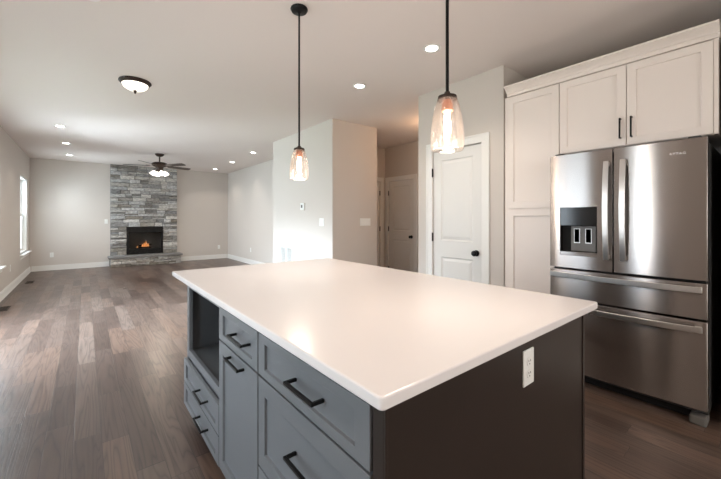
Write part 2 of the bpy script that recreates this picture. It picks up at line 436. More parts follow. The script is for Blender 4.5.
# glazed patio door, kitchen window (outside the frame); added dining and rear fill windows
def glazed(name, fr, w, bars):
    u0, u1, v0, v1 = w; bm = bmesh.new(); s = 0.06
    fbox(bm, fr, u0, u0+s, v0, v1, -0.02, -0.12); fbox(bm, fr, u1-s, u1, v0, v1, -0.02, -0.12)
    fbox(bm, fr, u0+s, u1-s, v0, v0+s, -0.02, -0.12); fbox(bm, fr, u0+s, u1-s, v1-s, v1, -0.02, -0.12)
    for b_ in bars: fbox(bm, fr, b_-s/2, b_+s/2, v0+s, v1-s, -0.04, -0.10)
    r = struct(name, bm, 'trim_white', 0.002)
    bm = bmesh.new(); es = [u0+s] + [x for b_ in bars for x in (b_-s/2, b_+s/2)] + [u1-s]
    for a, b in zip(es[::2], es[1::2]): fbox(bm, fr, a, b, v0+s, v1-s, -0.068, -0.074)
    obj('window_pane', bm, 'pane_glass', r)
glazed('door_4', FL, PATIO, [5.1]); glazed('door_5', FL, KWIN, []); glazed('added_window_3', FL, FILL_DWIN, []); glazed('added_window_4', FB, FILL_RWIN, [1.0])

# ------------------------------------------------------------------ interior doors
def casing(name, fr, u0, u1, top, w=0.085, sides=(1, 1)):
    bm = bmesh.new()
    if sides[0]: fbox(bm, fr, u0-w, u0, 0, top, 0, 0.014); fbox(bm, fr, u0-w, u0-w+.02, 0, top+w, .014, .02)
    if sides[1]: fbox(bm, fr, u1, u1+w, 0, top, 0, 0.014); fbox(bm, fr, u1+w-.02, u1+w, 0, top+w, .014, .02)
    a = u0 - w if sides[0] else u0; b = u1 + w if sides[1] else u1
    fbox(bm, fr, a, b, top, top+w, 0, 0.014); fbox(bm, fr, a + .02, b - .02, top+w-.02, top+w, .014, .02)
    return struct(name, bm, 'trim_white', 0.003)

def panel_door(name, fr, u0, u1, knob_u, hinge_u, n=-0.012):
    frn = lambda u, v, k: fr(u, v, k + n)
    bm = bmesh.new(); top = 2.035; s = 0.11
    slab(bm, frn, u0, u1, 0.012, top, 0.035, rects=[(u0+s, u1-s, 0.23, 0.855), (u0+s, u1-s, 1.035, top-0.105)],
         prof=((0.010, -0.009), (0.018, -0.009), (0.045, -0.002)))
    d = struct(name, bm, 'door_white')
    bm = bmesh.new()
    c = frn(knob_u, 0.925, 0)
    sgn = frn(0, 0, 1)[0] - frn(0, 0, 0)[0]; ax = 'X' if abs(sgn) > .5 else 'Y'
    if ax == 'Y': sgn = frn(0, 0, 1)[1] - frn(0, 0, 0)[1]
    prof = [(0.032, 0), (0.032, 0.006), (0.012, 0.010), (0.010, 0.026), (0.020, 0.032), (0.028, 0.042), (0.029, 0.052), (0.022, 0.064), (0.008, 0.069)]
    lathe(bm, [(r, h * sgn) for r, h in prof], c, ax, 28); obj('door_knob', bm, 'black_metal', d, smooth=True, label='round black door knob')
    for z in (0.25, 1.07, 1.80):
        bm = bmesh.new(); fbox(bm, fr, hinge_u-.012, hinge_u+.012, z-.045, z+.045, 0.0, 0.003)
        p = fr(hinge_u, z-.05, .008); lathe(bm, [(.006, 0), (.006, .10)], p, 'Z', 10)
        obj('door_hinge', bm, 'black_metal', d, label='black butt hinge')
    return d
casing('trim_1', FP, PD[0], PD[1], 2.045)
panel_door('door_1', FP, PD[0], PD[1], PD[0] + 0.07, PD[1] + 0.002)
casing('trim_2', FXH, HD[0], HD[1], 2.04)
panel_door('door_2', FXH, HD[0], HD[1], HD[0] + 0.075, HD[1] + 0.002)
casing('trim_3', FYH, 3.98, 4.74, 2.04)
panel_door('door_3', FYH, 3.983, 4.737, 4.06, 4.735)

# ------------------------------------------------------------------ fireplace
CX0, CX1, CY = 0.53, 2.13, 11.27
fp = thing('fireplace', ((CX0+CX1)/2, CY, 0), 'floor-to-ceiling grey stacked stone fireplace with black gas firebox on far wall', 'fireplace')
def stones(u0, u1, v0, v1, back, holes, hmin=0.06, hmax=0.12, seed=1, ret=True):
    rnd = random.Random(seed); bm = bmesh.new(); cl = bm.loops.layers.float_color.new('stone')
    def rock(a, b, c, d, n):
        t = rnd.random(); base = 0.20 + 0.48 * rnd.random()
        warm = rnd.uniform(0.0, 0.05)
        colr = (base + warm, base + warm * 0.4, base - warm * 0.5, 1)
        g = 0.004; a += g; b -= g; c += g * .7; d -= g * .7
        bv = 0.008; j = lambda: rnd.uniform(-.004, .004)
        o = [bm.verts.new((x, back, z)) for x, z in ((a,c),(b,c),(b,d),(a,d))]
        m = [bm.verts.new((x, back - n + bv, z)) for x, z in ((a,c),(b,c),(b,d),(a,d))]
        f = [bm.verts.new((x + j(), back - n + j(), z + j()*.5)) for x, z in ((a+bv,c+bv),(b-bv,c+bv),(b-bv,d-bv),(a+bv,d-bv))]
        F = [bm.faces.new(f)]
        for k in range(4):
            k2 = (k+1) % 4
            F += [bm.faces.new((o[k], o[k2], m[k2], m[k])), bm.faces.new((m[k], m[k2], f[k2], f[k]))]
        for ff in F:
            for l in ff.loops: l[cl] = colr
    z = v0
    while z < v1 - 0.01:
        h = rnd.uniform(hmin, hmax)
        marks = [v1] + [x for hh in holes for x in (hh[2], hh[3])]
        for mk in sorted(marks):
            if z < mk - 1e-4 and mk - z < h + 0.03: h = mk - z; break
        spans = [(u0, u1)]
        for hh in holes:
            if z + h/2 > hh[2] and z + h/2 < hh[3]: spans = [(u0, hh[0]), (hh[1], u1)]
        for (a, b) in spans:
            x = a
            while x < b - 0.01:
                L = rnd.uniform(0.14, 0.46)
                if b - x - L < 0.10: L = b - x
                n = rnd.uniform(0.03, 0.10)
                if h > 0.06 and rnd.random() < 0.35:
                    k = rnd.uniform(.4, .6) * h
                    rock(x, x+L, z, z+k, n); rock(x, x+L, z+k, z+h, rnd.uniform(.035, .085))
                else: rock(x, x+L, z, z+h, n)
                x += L
        z += h
    # mortar backing
    F = []
    us = sorted({u0, u1, *[q for hh in holes for q in hh[:2]]}); vs = sorted({v0, v1, *[q for hh in holes for q in hh[2:]]})
    for a, b in zip(us, us[1:]):
        for c, d in zip(vs, vs[1:]):
            if any(hh[0] < (a+b)/2 < hh[1] and hh[2] < (c+d)/2 < hh[3] for hh in holes): continue
            n0 = len(bm.faces); box(bm, a, b, back - .022, back, c, d)
            bm.faces.ensure_lookup_table(); F += bm.faces[n0:]
    for ff in F:
        for l in ff.loops: l[cl] = (0.07, 0.068, 0.065, 1)
    return bm
FBX = (0.89, 1.76, 0.285, 1.05)
HZ = 0.225
obj('stone_surround', stones(CX0, CX1, HZ + .05, H, YF - .005, [FBX], seed=3), 'ledge_stone', fp)
obj('stone_base', stones(CX0 - .02, CX1 + .03, 0, HZ, 10.99 + .02, [], seed=8), 'ledge_stone', fp)
bm = B(CX0 - .02, CX1 + .03, 11.0, YF, 0, HZ); obj('hearth_core', bm, 'hearth_stone', fp)
bm = B(CX0 - .06, CX1 + .07, 10.90, YF, HZ, HZ + .05); obj('hearth_slab', bm, 'hearth_stone', fp, bevel=.008, label='honed grey stone hearth slab')
# firebox
u0, u1, v0, v1 = FBX; Yf = YF - 0.085
fb = B(u0, u1, Yf + .30, Yf + .31, v0, v1)
bm = fb
box(bm, u0, u0+.01, Yf+.02, Yf+.30, v0, v1); box(bm, u1-.01, u1, Yf+.02, Yf+.30, v0, v1)
box(bm, u0, u1, Yf+.02, Yf+.30, v0, v0+.01); box(bm, u0, u1, Yf+.02, Yf+.30, v1-.01, v1)
fbx = obj('firebox', bm, 'matte_black', fp, label='black metal gas firebox')
bm = bmesh.new(); s = .05
box(bm, u0, u0+s, Yf, Yf+.03, v0, v1); box(bm, u1-s, u1, Yf, Yf+.03, v0, v1)
box(bm, u0+s, u1-s, Yf, Yf+.03, v1-.16, v1); box(bm, u0+s, u1-s, Yf, Yf+.03, v0, v0+.15)
for zz in (v0+.035, v0+.06, v0+.085, v1-.05, v1-.075, v1-.10): box(bm, u0+s+.02, u1-s-.02, Yf-.008, Yf, zz, zz+.012)
obj('firebox_frame', bm, 'black_metal', fbx, bevel=.002, label='black louvred firebox frame')
obj('glass_pane', B(u0+s, u1-s, Yf+.016, Yf+.020, v0+.15, v1-.16), 'fire_glass', fbx)
for (a, b, c, d, r, z0, z1) in ((1.12, 1.52, .10, .12, .030, .47, .47), (1.18, 1.34, .07, .15, .024, .52, .53), (1.32, 1.49, .15, .07, .022, .52, .54), (1.06, 1.24, .13, .10, .024, .45, .46), (1.42, 1.6, .10, .13, .024, .45, .46)):
    bm = bmesh.new(); tube(bm, (a, Yf+c, z0), (b, Yf+d, z1), r, 10); obj('ceramic_log', bm, 'log', fbx, smooth=True, label='dark ceramic fire log')
def flame(x, y, z, r, h):
    bm = bmesh.new(); lathe(bm, [(r*.5, 0), (r, h*.22), (r*.85, h*.45), (r*.45, h*.72), (r*.08, h)], (x, y, z), 'Z', 10)
    return obj('flame', bm, 'flame', fbx, smooth=True, label='small orange gas flame')
for a in ((1.30, .07, .48, .028, .12), (1.35, .08, .48, .032, .15), (1.26, .08, .48, .022, .08), (1.40, .075, .48, .024, .10), (1.14, .07, .46, .02, .05)):
    flame(a[0], Yf + a[1], *a[2:])
obj('burner_pan', B(u0+.08, u1-.08, Yf+.05, Yf+.25, v0+.12, v0+.15), 'matte_black', fbx)

# ------------------------------------------------------------------ kitchen island
IX, IF_, IY = 0.495, 0.515, 0.54      # drawer-front plane, carcass-front plane, end-panel face
FI = frX(IX)
def shaker(parent, nm, u0, u1, v0, v1, s=0.055, T=0.019, m='cabinet_grey', fr=FI, sv=None):
    bm = bmesh.new(); sv = sv or s
    slab(bm, fr, u0, u1, v0, v1, T, rects=[(u0+s, u1-s, v0+sv, v1-sv)], prof=((0.0012, -0.010),))
    return obj(nm, bm, m, parent, bevel=0.0014)
TOP = 0.882
def carcass(t, y0, y1, z0, z1, depth=0.58):
    return obj('carcass', B(IF_, IF_ + depth, y0, y1, z0, z1), 'cabinet_grey', t, bevel=0.001)
def toe(t, y0, y1): obj('toe_kick', B(IF_ + .07, IF_ + .09, y0, y1, 0, .0995), 'espresso_panel', t)
# near bank of three drawers
A = thing('island_cabinet', (IF_ + .29, .897, 0), 'grey three-drawer island cabinet nearest the dark end panel', 'cabinet', 'grey island base cabinets')
carcass(A, .577, 1.216, .10, TOP); toe(A, .577, 1.216)
for (v0, v1, s, sv, hz) in ((.712, .862, .055, .030, .786), (.380, .704, .055, .058, .560), (.104, .372, .055, .058, .245)):
    d = shaker(A, 'drawer', .582, 1.212, v0, v1, s=s, sv=sv)
    pull(d, FI, .865, hz, .165, n0=-.010)
# middle: drawer over door
Bc = thing('island_cabinet', (IF_ + .29, 1.452, 0), 'narrow grey island cabinet with one drawer over a pull-out door', 'cabinet', 'grey island base cabinets')
carcass(Bc, 1.217, 1.687, .10, TOP); toe(Bc, 1.217, 1.687)
d = shaker(Bc, 'drawer', 1.221, 1.684, .712, .862, s=.055, sv=.030); pull(d, FI, 1.395, .786, .165, n0=-.010)
d = shaker(Bc, 'cabinet_door', 1.221, 1.684, .104, .704, s=.055); pull(d, FI, 1.435, .676, .165, n0=0)
# far: open microwave niche over two drawers
Cc = thing('island_cabinet', (IF_ + .29, 2.055, 0), 'grey island cabinet with an open microwave niche over two drawers', 'cabinet', 'grey island base cabinets')
bm = bmesh.new(); y0, y1 = 1.688, 2.425
box(bm, IF_, IF_+.58, y0, y0+.016, .10, TOP); box(bm, IF_, IF_+.58, y1-.016, y1, .10, TOP)
box(bm, IF_+.02, IF_+.58, y0+.016, y1-.016, .10, .43); box(bm, IF_+.02, IF_+.58, y0+.016, y1-.016, .858, TOP)
obj('carcass', bm, 'cabinet_grey', Cc, bevel=.001); toe(Cc, y0, y1)
bm = bmesh.new()
box(bm, IF_, IF_+.02, y0+.016, y0+.030, .395, TOP); box(bm, IF_, IF_+.02, y1-.055, y1-.016, .395, TOP)
box(bm, IF_, IF_+.02, y0+.030, y1-.055, .395, .445); box(bm, IF_, IF_+.02, y0+.030, y1-.055, .84, TOP)
obj('face_frame', bm, 'cabinet_grey', Cc, bevel=.001)
bm = bmesh.new(); box(bm, IF_+.46, IF_+.47, y0+.016, y1-.016, .43, .858); box(bm, IF_+.02, IF_+.46, y0+.016, y1-.016, .43, .436)
box(bm, IF_+.02, IF_+.46, y1-.022, y1-.016, .436, .858); box(bm, IF_+.02, IF_+.46, y0+.016, y0+.022, .436, .858); box(bm, IF_+.02, IF_+.46, y0+.022, y1-.022, .852, .858)
obj('niche_lining', bm, 'cabinet_inside', Cc, label='dark grey niche interior')
for (v0, v1) in ((.245, .388), (.096, .238)):
    d = shaker(Cc, 'drawer', y0+.004, y1-.002, v0, v1, s=.055, sv=.030); pull(d, FI, 1.985, (v0+v1)/2, .165, n0=-.010)
# end panels and back
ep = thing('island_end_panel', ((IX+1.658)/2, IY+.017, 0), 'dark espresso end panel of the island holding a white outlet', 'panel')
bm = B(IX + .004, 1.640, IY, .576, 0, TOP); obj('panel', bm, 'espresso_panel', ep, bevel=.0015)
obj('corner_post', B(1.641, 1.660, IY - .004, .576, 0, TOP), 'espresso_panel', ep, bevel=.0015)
obj('edge_strip', B(IX + .004, IX + .012, IY - .005, IY, 0, TOP), 'espresso_panel', ep, bevel=.001)
tag(obj('island_back_panel', B(1.615, 1.640, .577, 2.60, 0, TOP), 'espresso_panel', None), 'dark espresso back panel of the island facing the refrigerator', 'panel')
tag(obj('island_end_panel', B(1.10, 1.614, 2.40, 2.425, 0, TOP), 'espresso_panel', None), 'dark far end panel of the island under the white worktop', 'panel')
# worktop
bm = B(.468, 1.752, .513, 2.66, .885, .915)
ct = obj('countertop', bm, 'quartz', None)
es = [e for e in ct.data.edges]
m_ = ct.data; bm = bmesh.new(); bm.from_mesh(m_)
vert = [e for e in bm.edges if abs(e.verts[0].co.z - e.verts[1].co.z) > .01]
bmesh.ops.bevel(bm, geom=vert, offset=.014, segments=6, affect='EDGES', profile=.5); bm.to_mesh(m_); bm.free()
bv = ct.modifiers.new('bevel', 'BEVEL'); bv.width = .005; bv.segments = 3; bv.limit_method = 'ANGLE'; bv.angle_limit = math.radians(50)
tag(ct, 'large white quartz island worktop with eased corners', 'countertop')

# ------------------------------------------------------------------ tall white cabinets around the refrigerator
CXF = 3.10; FC = frX(CXF)
T1 = thing('pantry_cabinet', (3.41, 1.42, 0), 'tall white two-door shaker cabinet left of the refrigerator', 'cabinet')
obj('carcass', B(CXF+.02, 3.735, 1.215, 1.672, .10, 2.42), 'cabinet_white', T1, bevel=.001)
obj('toe_kick', B(CXF+.09, 3.735, 1.215, 1.672, 0, .0995), 'cabinet_white', T1)
for (v0, v1) in ((1.372, 2.414), (.104, 1.366)):
    shaker(T1, 'cabinet_door', 1.192, 1.640, v0, v1, s=.058, m='cabinet_white', fr=FC, sv=.062)
obj('filler_strip', B(CXF+.012, CXF+.0195, 1.643, 1.672, .10, 2.42), 'cabinet_white', T1)
T2 = thing('wall_cabinet', (3.41, .735, 1.815), 'white two-door cabinet with black handles above the refrigerator', 'cabinet')
obj('carcass', B(CXF+.02, 3.735, .262, 1.214, 1.817, 2.42), 'cabinet_white', T2, bevel=.001)
d = shaker(T2, 'cabinet_door', .735, 1.186, 1.82, 2.414, s=.055, m='cabinet_white', fr=FC); pull(d, FC, .767, 1.947, .15, True)
d = shaker(T2, 'cabinet_door', .285, .730, 1.82, 2.414, s=.055, m='cabinet_white', fr=FC); pull(d, FC, .700, 1.947, .15, True)
obj('end_stile', B(CXF+.006, CXF+.0195, .262, .283, 1.817, 2.42), 'cabinet_white', T2)
# crown
cr = [(0.02, 2.421), (-0.004, 2.421), (-0.004, 2.448), (-.012, 2.452), (-.018, 2.462), (-.036, 2.480), (-.054, 2.492), (-.062, 2.496), (-.062, 2.508), (0.02, 2.508)]
bm = bmesh.new(); a = [bm.verts.new((CXF + x, .255, z)) for x, z in cr]; b = [bm.verts.new((CXF + x, 1.644, z)) for x, z in cr]
n = len(cr)
for k in range(n): bm.faces.new((a[k], a[(k+1)%n], b[(k+1)%n], b[k]))
bm.faces.new(a); bm.faces.new(b)
tag(obj('crown_moulding', bm, 'cabinet_white', None), 'white crown moulding running along the top of the white cabinets', 'moulding')

# ------------------------------------------------------------------ refrigerator
FX = 2.93; FRF = frX(FX)
Y0, Y1, YM = .293, 1.192, .765
fr = thing('refrigerator', (3.3, (Y0+Y1)/2, 0), 'stainless steel french-door refrigerator with two freezer drawers and water dispenser', 'refrigerator')
obj('body', B(FX+.075, 3.70, Y0+.004, Y1-.004, .06, 1.755), 'fridge_side', fr, bevel=.004, label='dark grey refrigerator side')
def arc(u): t = (u - (Y0+Y1)/2) / ((Y1-Y0)/2); return 0.018 * (1 - t*t)
brk = [Y0 + (Y1-Y0)*k/24 for k in range(1, 24)]
def fdoor(nm, a, b, v0, v1, hole=()):
    bm = bmesh.new(); br = [x for x in brk if a + .004 < x < b - .004]
    slab(bm, FRF, a, b, v0, v1, .06, ubreaks=br, bulge=arc, hole=hole)
    return obj(nm, bm, 'brushed_steel', fr, bevel=.004, smooth=True, label='brushed stainless steel ' + nm.replace('_', ' '))
DISP = (.862, 1.116, .995, 1.366)
dl = fdoor('fridge_door', YM+.004, Y1, .898, 1.778, hole=[DISP])
dr = fdoor('fridge_door', Y0, YM-.004, .898, 1.778)
d1 = fdoor('freezer_drawer', Y0, Y1, .662, .882)
d2 = fdoor('freezer_drawer', Y0, Y1, .105, .648)
obj('gasket', B(FX+.05, FX+.078, Y0+.012, Y1-.012, .11, 1.76), 'matte_black', fr)
def bow(parent, p0, p1, outv, base, rise, wid, th, widv):
    """bowed flat bar between p0 and p1"""
    p0, p1, outv, widv = map(Vector, (p0, p1, outv, widv)); bm = bmesh.new(); rings = []
    n = 22
    for k in range(n + 1):
        t = k / n; h = base + rise * (1 - (2*t-1)**2) ; c = p0.lerp(p1, t)
        q = []
        for (i, j) in ((-1,0),(-1,1),(1,1),(1,0)):
            q.append(bm.verts.new(c + widv*wid/2*i + outv*(h + th*j)))
        rings.append(q)
    for a, b in zip(rings, rings[1:]):
        for k in range(4): bm.faces.new((a[k], a[(k+1)%4], b[(k+1)%4], b[k]))
    bm.faces.new(rings[0]); bm.faces.new(rings[-1])
    for e_, s in ((p0, 1), (p1, -1)):   # mounting feet
        d = (p1-p0).normalized()*s
        for q in (0.006,):
            c0 = e_ + d*q; c1 = e_ + d*(q+.03)
            vv = []
            for c in (c0, c1):
                for i in (-.8, .8):
                    for h in (-.004, base + .006): vv.append(bm.verts.new(c + widv*wid/2*i + outv*h))
            for f in ((0,1,3,2),(4,6,7,5),(0,4,5,1),(2,3,7,6),(0,2,6,4),(1,5,7,3)): bm.faces.new([vv[i] for i in f])
    return obj('handle', bm, 'handle_steel', parent, bevel=.004, seg=3, smooth=True, label='bowed polished steel handle')
OX = lambda u: FX - arc(u)
bow(dl, (OX(.80), .797, .985), (OX(.80), .797, 1.688), (-1,0,0), .026, .030, .034, .014, (0,1,0))
bow(dr, (OX(.70), .699, .985), (OX(.70), .699, 1.688), (-1,0,0), .026, .030, .034, .014, (0,1,0))
bow(d1, (FX-.002, .312, .846), (FX-.002, 1.176, .846), (-1,0,0), .030, .040, .038, .014, (0,0,1))
bow(d2, (FX-.002, .312, .604), (FX-.002, 1.176, .604), (-1,0,0), .030, .040, .038, .014, (0,0,1))
# dispenser
bm = bmesh.new(); u0, u1, v0, v1 = DISP; xd = FX + .004
box(bm, FX+.058, FX+.066, u0, u1, v0, v1)
disp = obj('dispenser', bm, 'grey_plastic', dl, label='grey recessed water and ice dispenser')
bm = bmesh.new(); box(bm, xd-.006, xd+.03, u0+.001, u1-.001, 1.225, v1-.001); obj('control_panel', bm, 'gloss_black', dl, bevel=.002, label='glossy black dispenser control panel') 
for uc in (.932, 1.010):
    bm = bmesh.new(); X0 = FX + .032
    for (a, b, c, d) in ((uc-.021, uc-.017, 1.090, 1.203), (uc+.017, uc+.021, 1.090, 1.203), (uc-.017, uc+.017, 1.090, 1.097), (uc-.017, uc+.017, 1.199, 1.203)):
        box(bm, X0, X0+.010, a, b, c, d)
    pd = obj('paddle_frame', bm, 'handle_steel', dl, bevel=.001, label='steel framed dispenser paddle')
    bm = bmesh.new(); box(bm, X0+.004, X0+.012, uc-.017, uc+.017, 1.097, 1.197); obj('paddle', bm, 'gloss_black', dl)
bm = bmesh.new(); box(bm, FX+.036, FX+.050, .885, 1.052, 1.03, 1.222); obj('dispenser_bezel', bm, 'grey_plastic', dl, bevel=.002)
bm = bmesh.new(); box(bm, FX-.004, FX+.056, u0+.002, u1-.002, v0+.001, v0+.028)
for k in range(9): box(bm, FX+.006, FX+.05, u0+.02+k*.023, u0+.028+k*.023, v0+.028, v0+.031)
obj('drip_tray', bm, 'brushed_steel', dl, bevel=.0015)
# brand lettering
fc = bpy.data.curves.new('lettering', 'FONT'); fc.body = 'MAYTAG'; fc.size = .021; fc.extrude = .0006; fc.align_x = 'CENTER'; fc.align_y = 'CENTER'; fc.space_character = 1.25
fo = bpy.data.objects.new('lettering', fc); COL.objects.link(fo)
dg = bpy.context.evaluated_depsgraph_get(); dg.update()
me = bpy.data.meshes.new_from_object(fo.evaluated_get(dg)); bpy.data.objects.remove(fo)
# text +x must run towards -Y (left to right for someone facing +X)
me.transform(Matrix(((0, 0, -1, 0), (-1, 0, 0, 0), (0, 1, 0, 0), (0, 0, 0, 1))))
uc = .437; me.transform(Matrix.Translation(Vector((OX(uc) - .0008, uc, 1.690)) - ORIG[dr.name]))
me.materials.append(MATS['handle_steel'])
lt = bpy.data.objects.new('brand_lettering', me); COL.objects.link(lt); lt.parent = dr; lt['label'] = 'small silver brand lettering'
for yy in (Y0+.03, Y1-.09):
    obj('hinge_cover', B(FX+.02, FX+.16, yy, yy+.06, 1.7785, 1.793), 'fridge_side', fr, bevel=.003)
obj('kick_grille', B(FX+.09, FX+.11, Y0+.05, Y1-.05, .012, .10), 'matte_black', fr)
for yy in (Y0+.005, Y1-.085):
    obj('foot', B(FX+.015, FX+.14, yy, yy+.08, .0, .058), 'grey_plastic', fr, bevel=.012, seg=3)

# ------------------------------------------------------------------ pendants
def pendant(loc, label):
    x, y, _ = loc
    t = thing('pendant_light', (x, y, H), label, 'pendant light', 'glass pendants over the island')
    obj('canopy', LA([(.058, 0), (.060, -.008), (.052, -.022), (.014, -.028), (.010, -.034)], (x, y, H - .0005), n=36), 'black_metal', t, smooth=True)
    obj('rod', LA([(.0065, 0), (.0065, 1.77 - H + .01)], (x, y, H - .025), n=14), 'black_metal', t, smooth=True)
    obj('socket_cap', LA([(.010, .030), (.014, .020), (.036, .012), (.038, .0), (.034, -.004)], (x, y, 1.755), n=32), 'bronze', t, smooth=True)
    obj('socket', LA([(.021, 0), (.023, -.022), (.023, -.042), (.019, -.046)], (x, y, 1.751), n=24), 'socket_copper', t, smooth=True)
    # clear seeded glass shade: narrow neck, swelling, tucked in a little at the open rim
    prof = [(.036, 0), (.043, -.018), (.051, -.045), (.058, -.08), (.0635, -.12), (.066, -.155), (.0655, -.185), (.063, -.205), (.062, -.210)]
    inn = [(r - .003, h) for r, h in prof][::-1]
    bm = bmesh.new(); R = lathe(bm, prof + inn, (x, y, 1.762), 'Z', 40, cap=False)
    for k in range(40): bm.faces.new((R[-1][k], R[-1][(k+1)%40], R[0][(k+1)%40], R[0][k]))
    obj('lamp_shade', bm, 'shade_glass', t, smooth=True, label='clear glass shade')
    obj('bulb', LA([(.010, .0), (.011, -.010), (.012, -.03), (.015, -.055), (.014, -.08), (.009, -.10), (.003, -.108)], (x, y, 1.705), n=20), 'bulb_glow', t, smooth=True, label='glowing elongated bulb')
    l = bpy.data.lights.new('pendant_lamp', 'POINT'); l.energy = 6; l.color = WARM; l.shadow_soft_size = .06
    o = bpy.data.objects.new('pendant_lamp', l); COL.objects.link(o); o.parent = t; o.location = (0, 0, 1.55 - H)
    return t
pendant((1.160, 2.12, 0), 'clear glass pendant on black rod over the far end of the island')
pendant((1.125, .845, 0), 'clear glass pendant on black rod over the near end of the island')

# ------------------------------------------------------------------ ceiling lights
def downlight(x, y, label, e=26, color=(1.0, .90, .80), group='recessed ceiling downlights'):
    t = thing('recessed_light', (x, y, H), label, 'ceiling light', group)
    bm = bmesh.new(); lathe(bm, [(.050, -.004), (.072, -.007), (.076, -.003), (.076, 0), (.050, 0)], (x, y, H), 'Z', 32, cap=False)
    obj('trim_ring', bm, 'trim_white', t, smooth=True)
    obj('lens', LA([(.050, -.001), (.050, -.0045)], (x, y, H), n=32), 'lens_glow', t, label='glowing white lens')
    l = bpy.data.lights.new('downlight_lamp', 'SPOT'); l.energy = e * .85; l.color = color; l.spot_size = math.radians(125); l.spot_blend = .7; l.shadow_soft_size = .05
    o = bpy.data.objects.new('downlight_lamp', l); COL.objects.link(o); o.parent = t; o.location = (0, 0, -.012)
downlight(-.307, 7.18, 'recessed downlight nearest the camera in the row along the left wall')
downlight(-.286, 8.72, 'middle recessed downlight of the row along the left wall')
downlight(-.278, 10.32, 'recessed downlight at the far end of the row along the left wall')
downlight(2.99, 10.55, 'recessed downlight in the far right corner of the living room ceiling')
downlight(2.96, 8.97, 'middle recessed downlight of the right living room row')
downlight(2.90, 7.38, 'recessed downlight at the near end of the right living room row')
downlight(2.355, 2.94, 'recessed downlight between the two pendants, above the hall opening', 20, WARM)
downlight(2.315, 1.90, 'recessed downlight just left of the near pendant, in front of pantry door', 36, WARM)
# unseen downlights added near and behind the camera to light the kitchen
for x, y in ((-.1, .6), (-.1, -1.5), (1.6, -1.5)): downlight(x, y, 'added recessed downlight for kitchen light, out of view', 34, WARM, 'added kitchen downlights out of view')

fl = thing('flush_mount_light', (.416, 4.34, H), 'bronze-rimmed dome ceiling light with frosted glass and a finial', 'ceiling light')
c = (.416, 4.34, H)
obj('pan', LA([(.146, -.0005), (.150, -.012), (.136, -.028), (.124, -.036), (.118, -.036)], c, n=48), 'bronze', fl, smooth=True, label='dark bronze rim')
obj('glass_dome', LA([(.120, -.033), (.116, -.048), (.102, -.068), (.076, -.086), (.042, -.096), (.008, -.099)], c, n=48), 'shade_glow', fl, smooth=True, label='glowing frosted glass bowl')
obj('finial', LA([(.018, -.094), (.020, -.102), (.010, -.110), (.012, -.118), (.009, -.126), (.002, -.134)], c, n=16), 'bronze', fl, smooth=True)
l = bpy.data.lights.new('flush_lamp', 'SPOT'); l.spot_size = math.radians(165); l.spot_blend = .5; l.energy = 18; l.color = (1, .86, .7); l.shadow_soft_size = .25
o = bpy.data.objects.new('flush_lamp', l); COL.objects.link(o); o.parent = fl; o.location = (0, 0, -.16)

# hall ceiling light (hidden behind the pantry corner)
hl = thing('flush_mount_light', (4.1, 3.25, H), 'dome ceiling light of the hallway behind the pantry corner', 'ceiling light')
c = (4.1, 3.25, H)
obj('pan', LA([(.152, -.0005), (.156, -.012), (.135, -.030)], c, n=32), 'bronze', hl, smooth=True)
obj('glass_dome', LA([(.130, -.030), (.115, -.060), (.07, -.085), (.01, -.095)], c, n=32), 'shade_glow', hl, smooth=True)
l = bpy.data.lights.new('hall_lamp', 'POINT'); l.energy = 7; l.color = (1, .60, .34); l.shadow_soft_size = .1
o = bpy.data.objects.new('hall_lamp', l); COL.objects.link(o); o.parent = hl; o.location = (0, 0, -.2)

# smoke detector at the top of the picture
sd = thing('smoke_detector', (.02, 2.80, H), 'round white smoke detector on the ceiling, at the upper left edge', 'smoke detector')
obj('housing', LA([(.068, -.0005), (.070, -.012), (.062, -.030), (.040, -.036), (.0, -.036)][:-1], (.02, 2.80, H), n=36), 'white_plastic', sd, smooth=True)
obj('sounder_grille', LA([(.022, -.036), (.018, -.040)], (.02, 2.80, H), n=24), 'white_plastic', sd, smooth=True)
sp = thing('alarm_sensor', (3.82, 4.5, 2.55), 'tiny red sensor high on the hallway wall beside the corner', 'sensor')
obj('base', LA([(.025, 0), (.025, .012)], (3.6805, 4.62, 2.62), 'X', 20), 'red_plastic', sp)
obj('dome', LA([(.020, .012), (.018, .024), (.010, .032)], (3.6805, 4.62, 2.62), 'X', 20), 'red_plastic', sp, smooth=True)

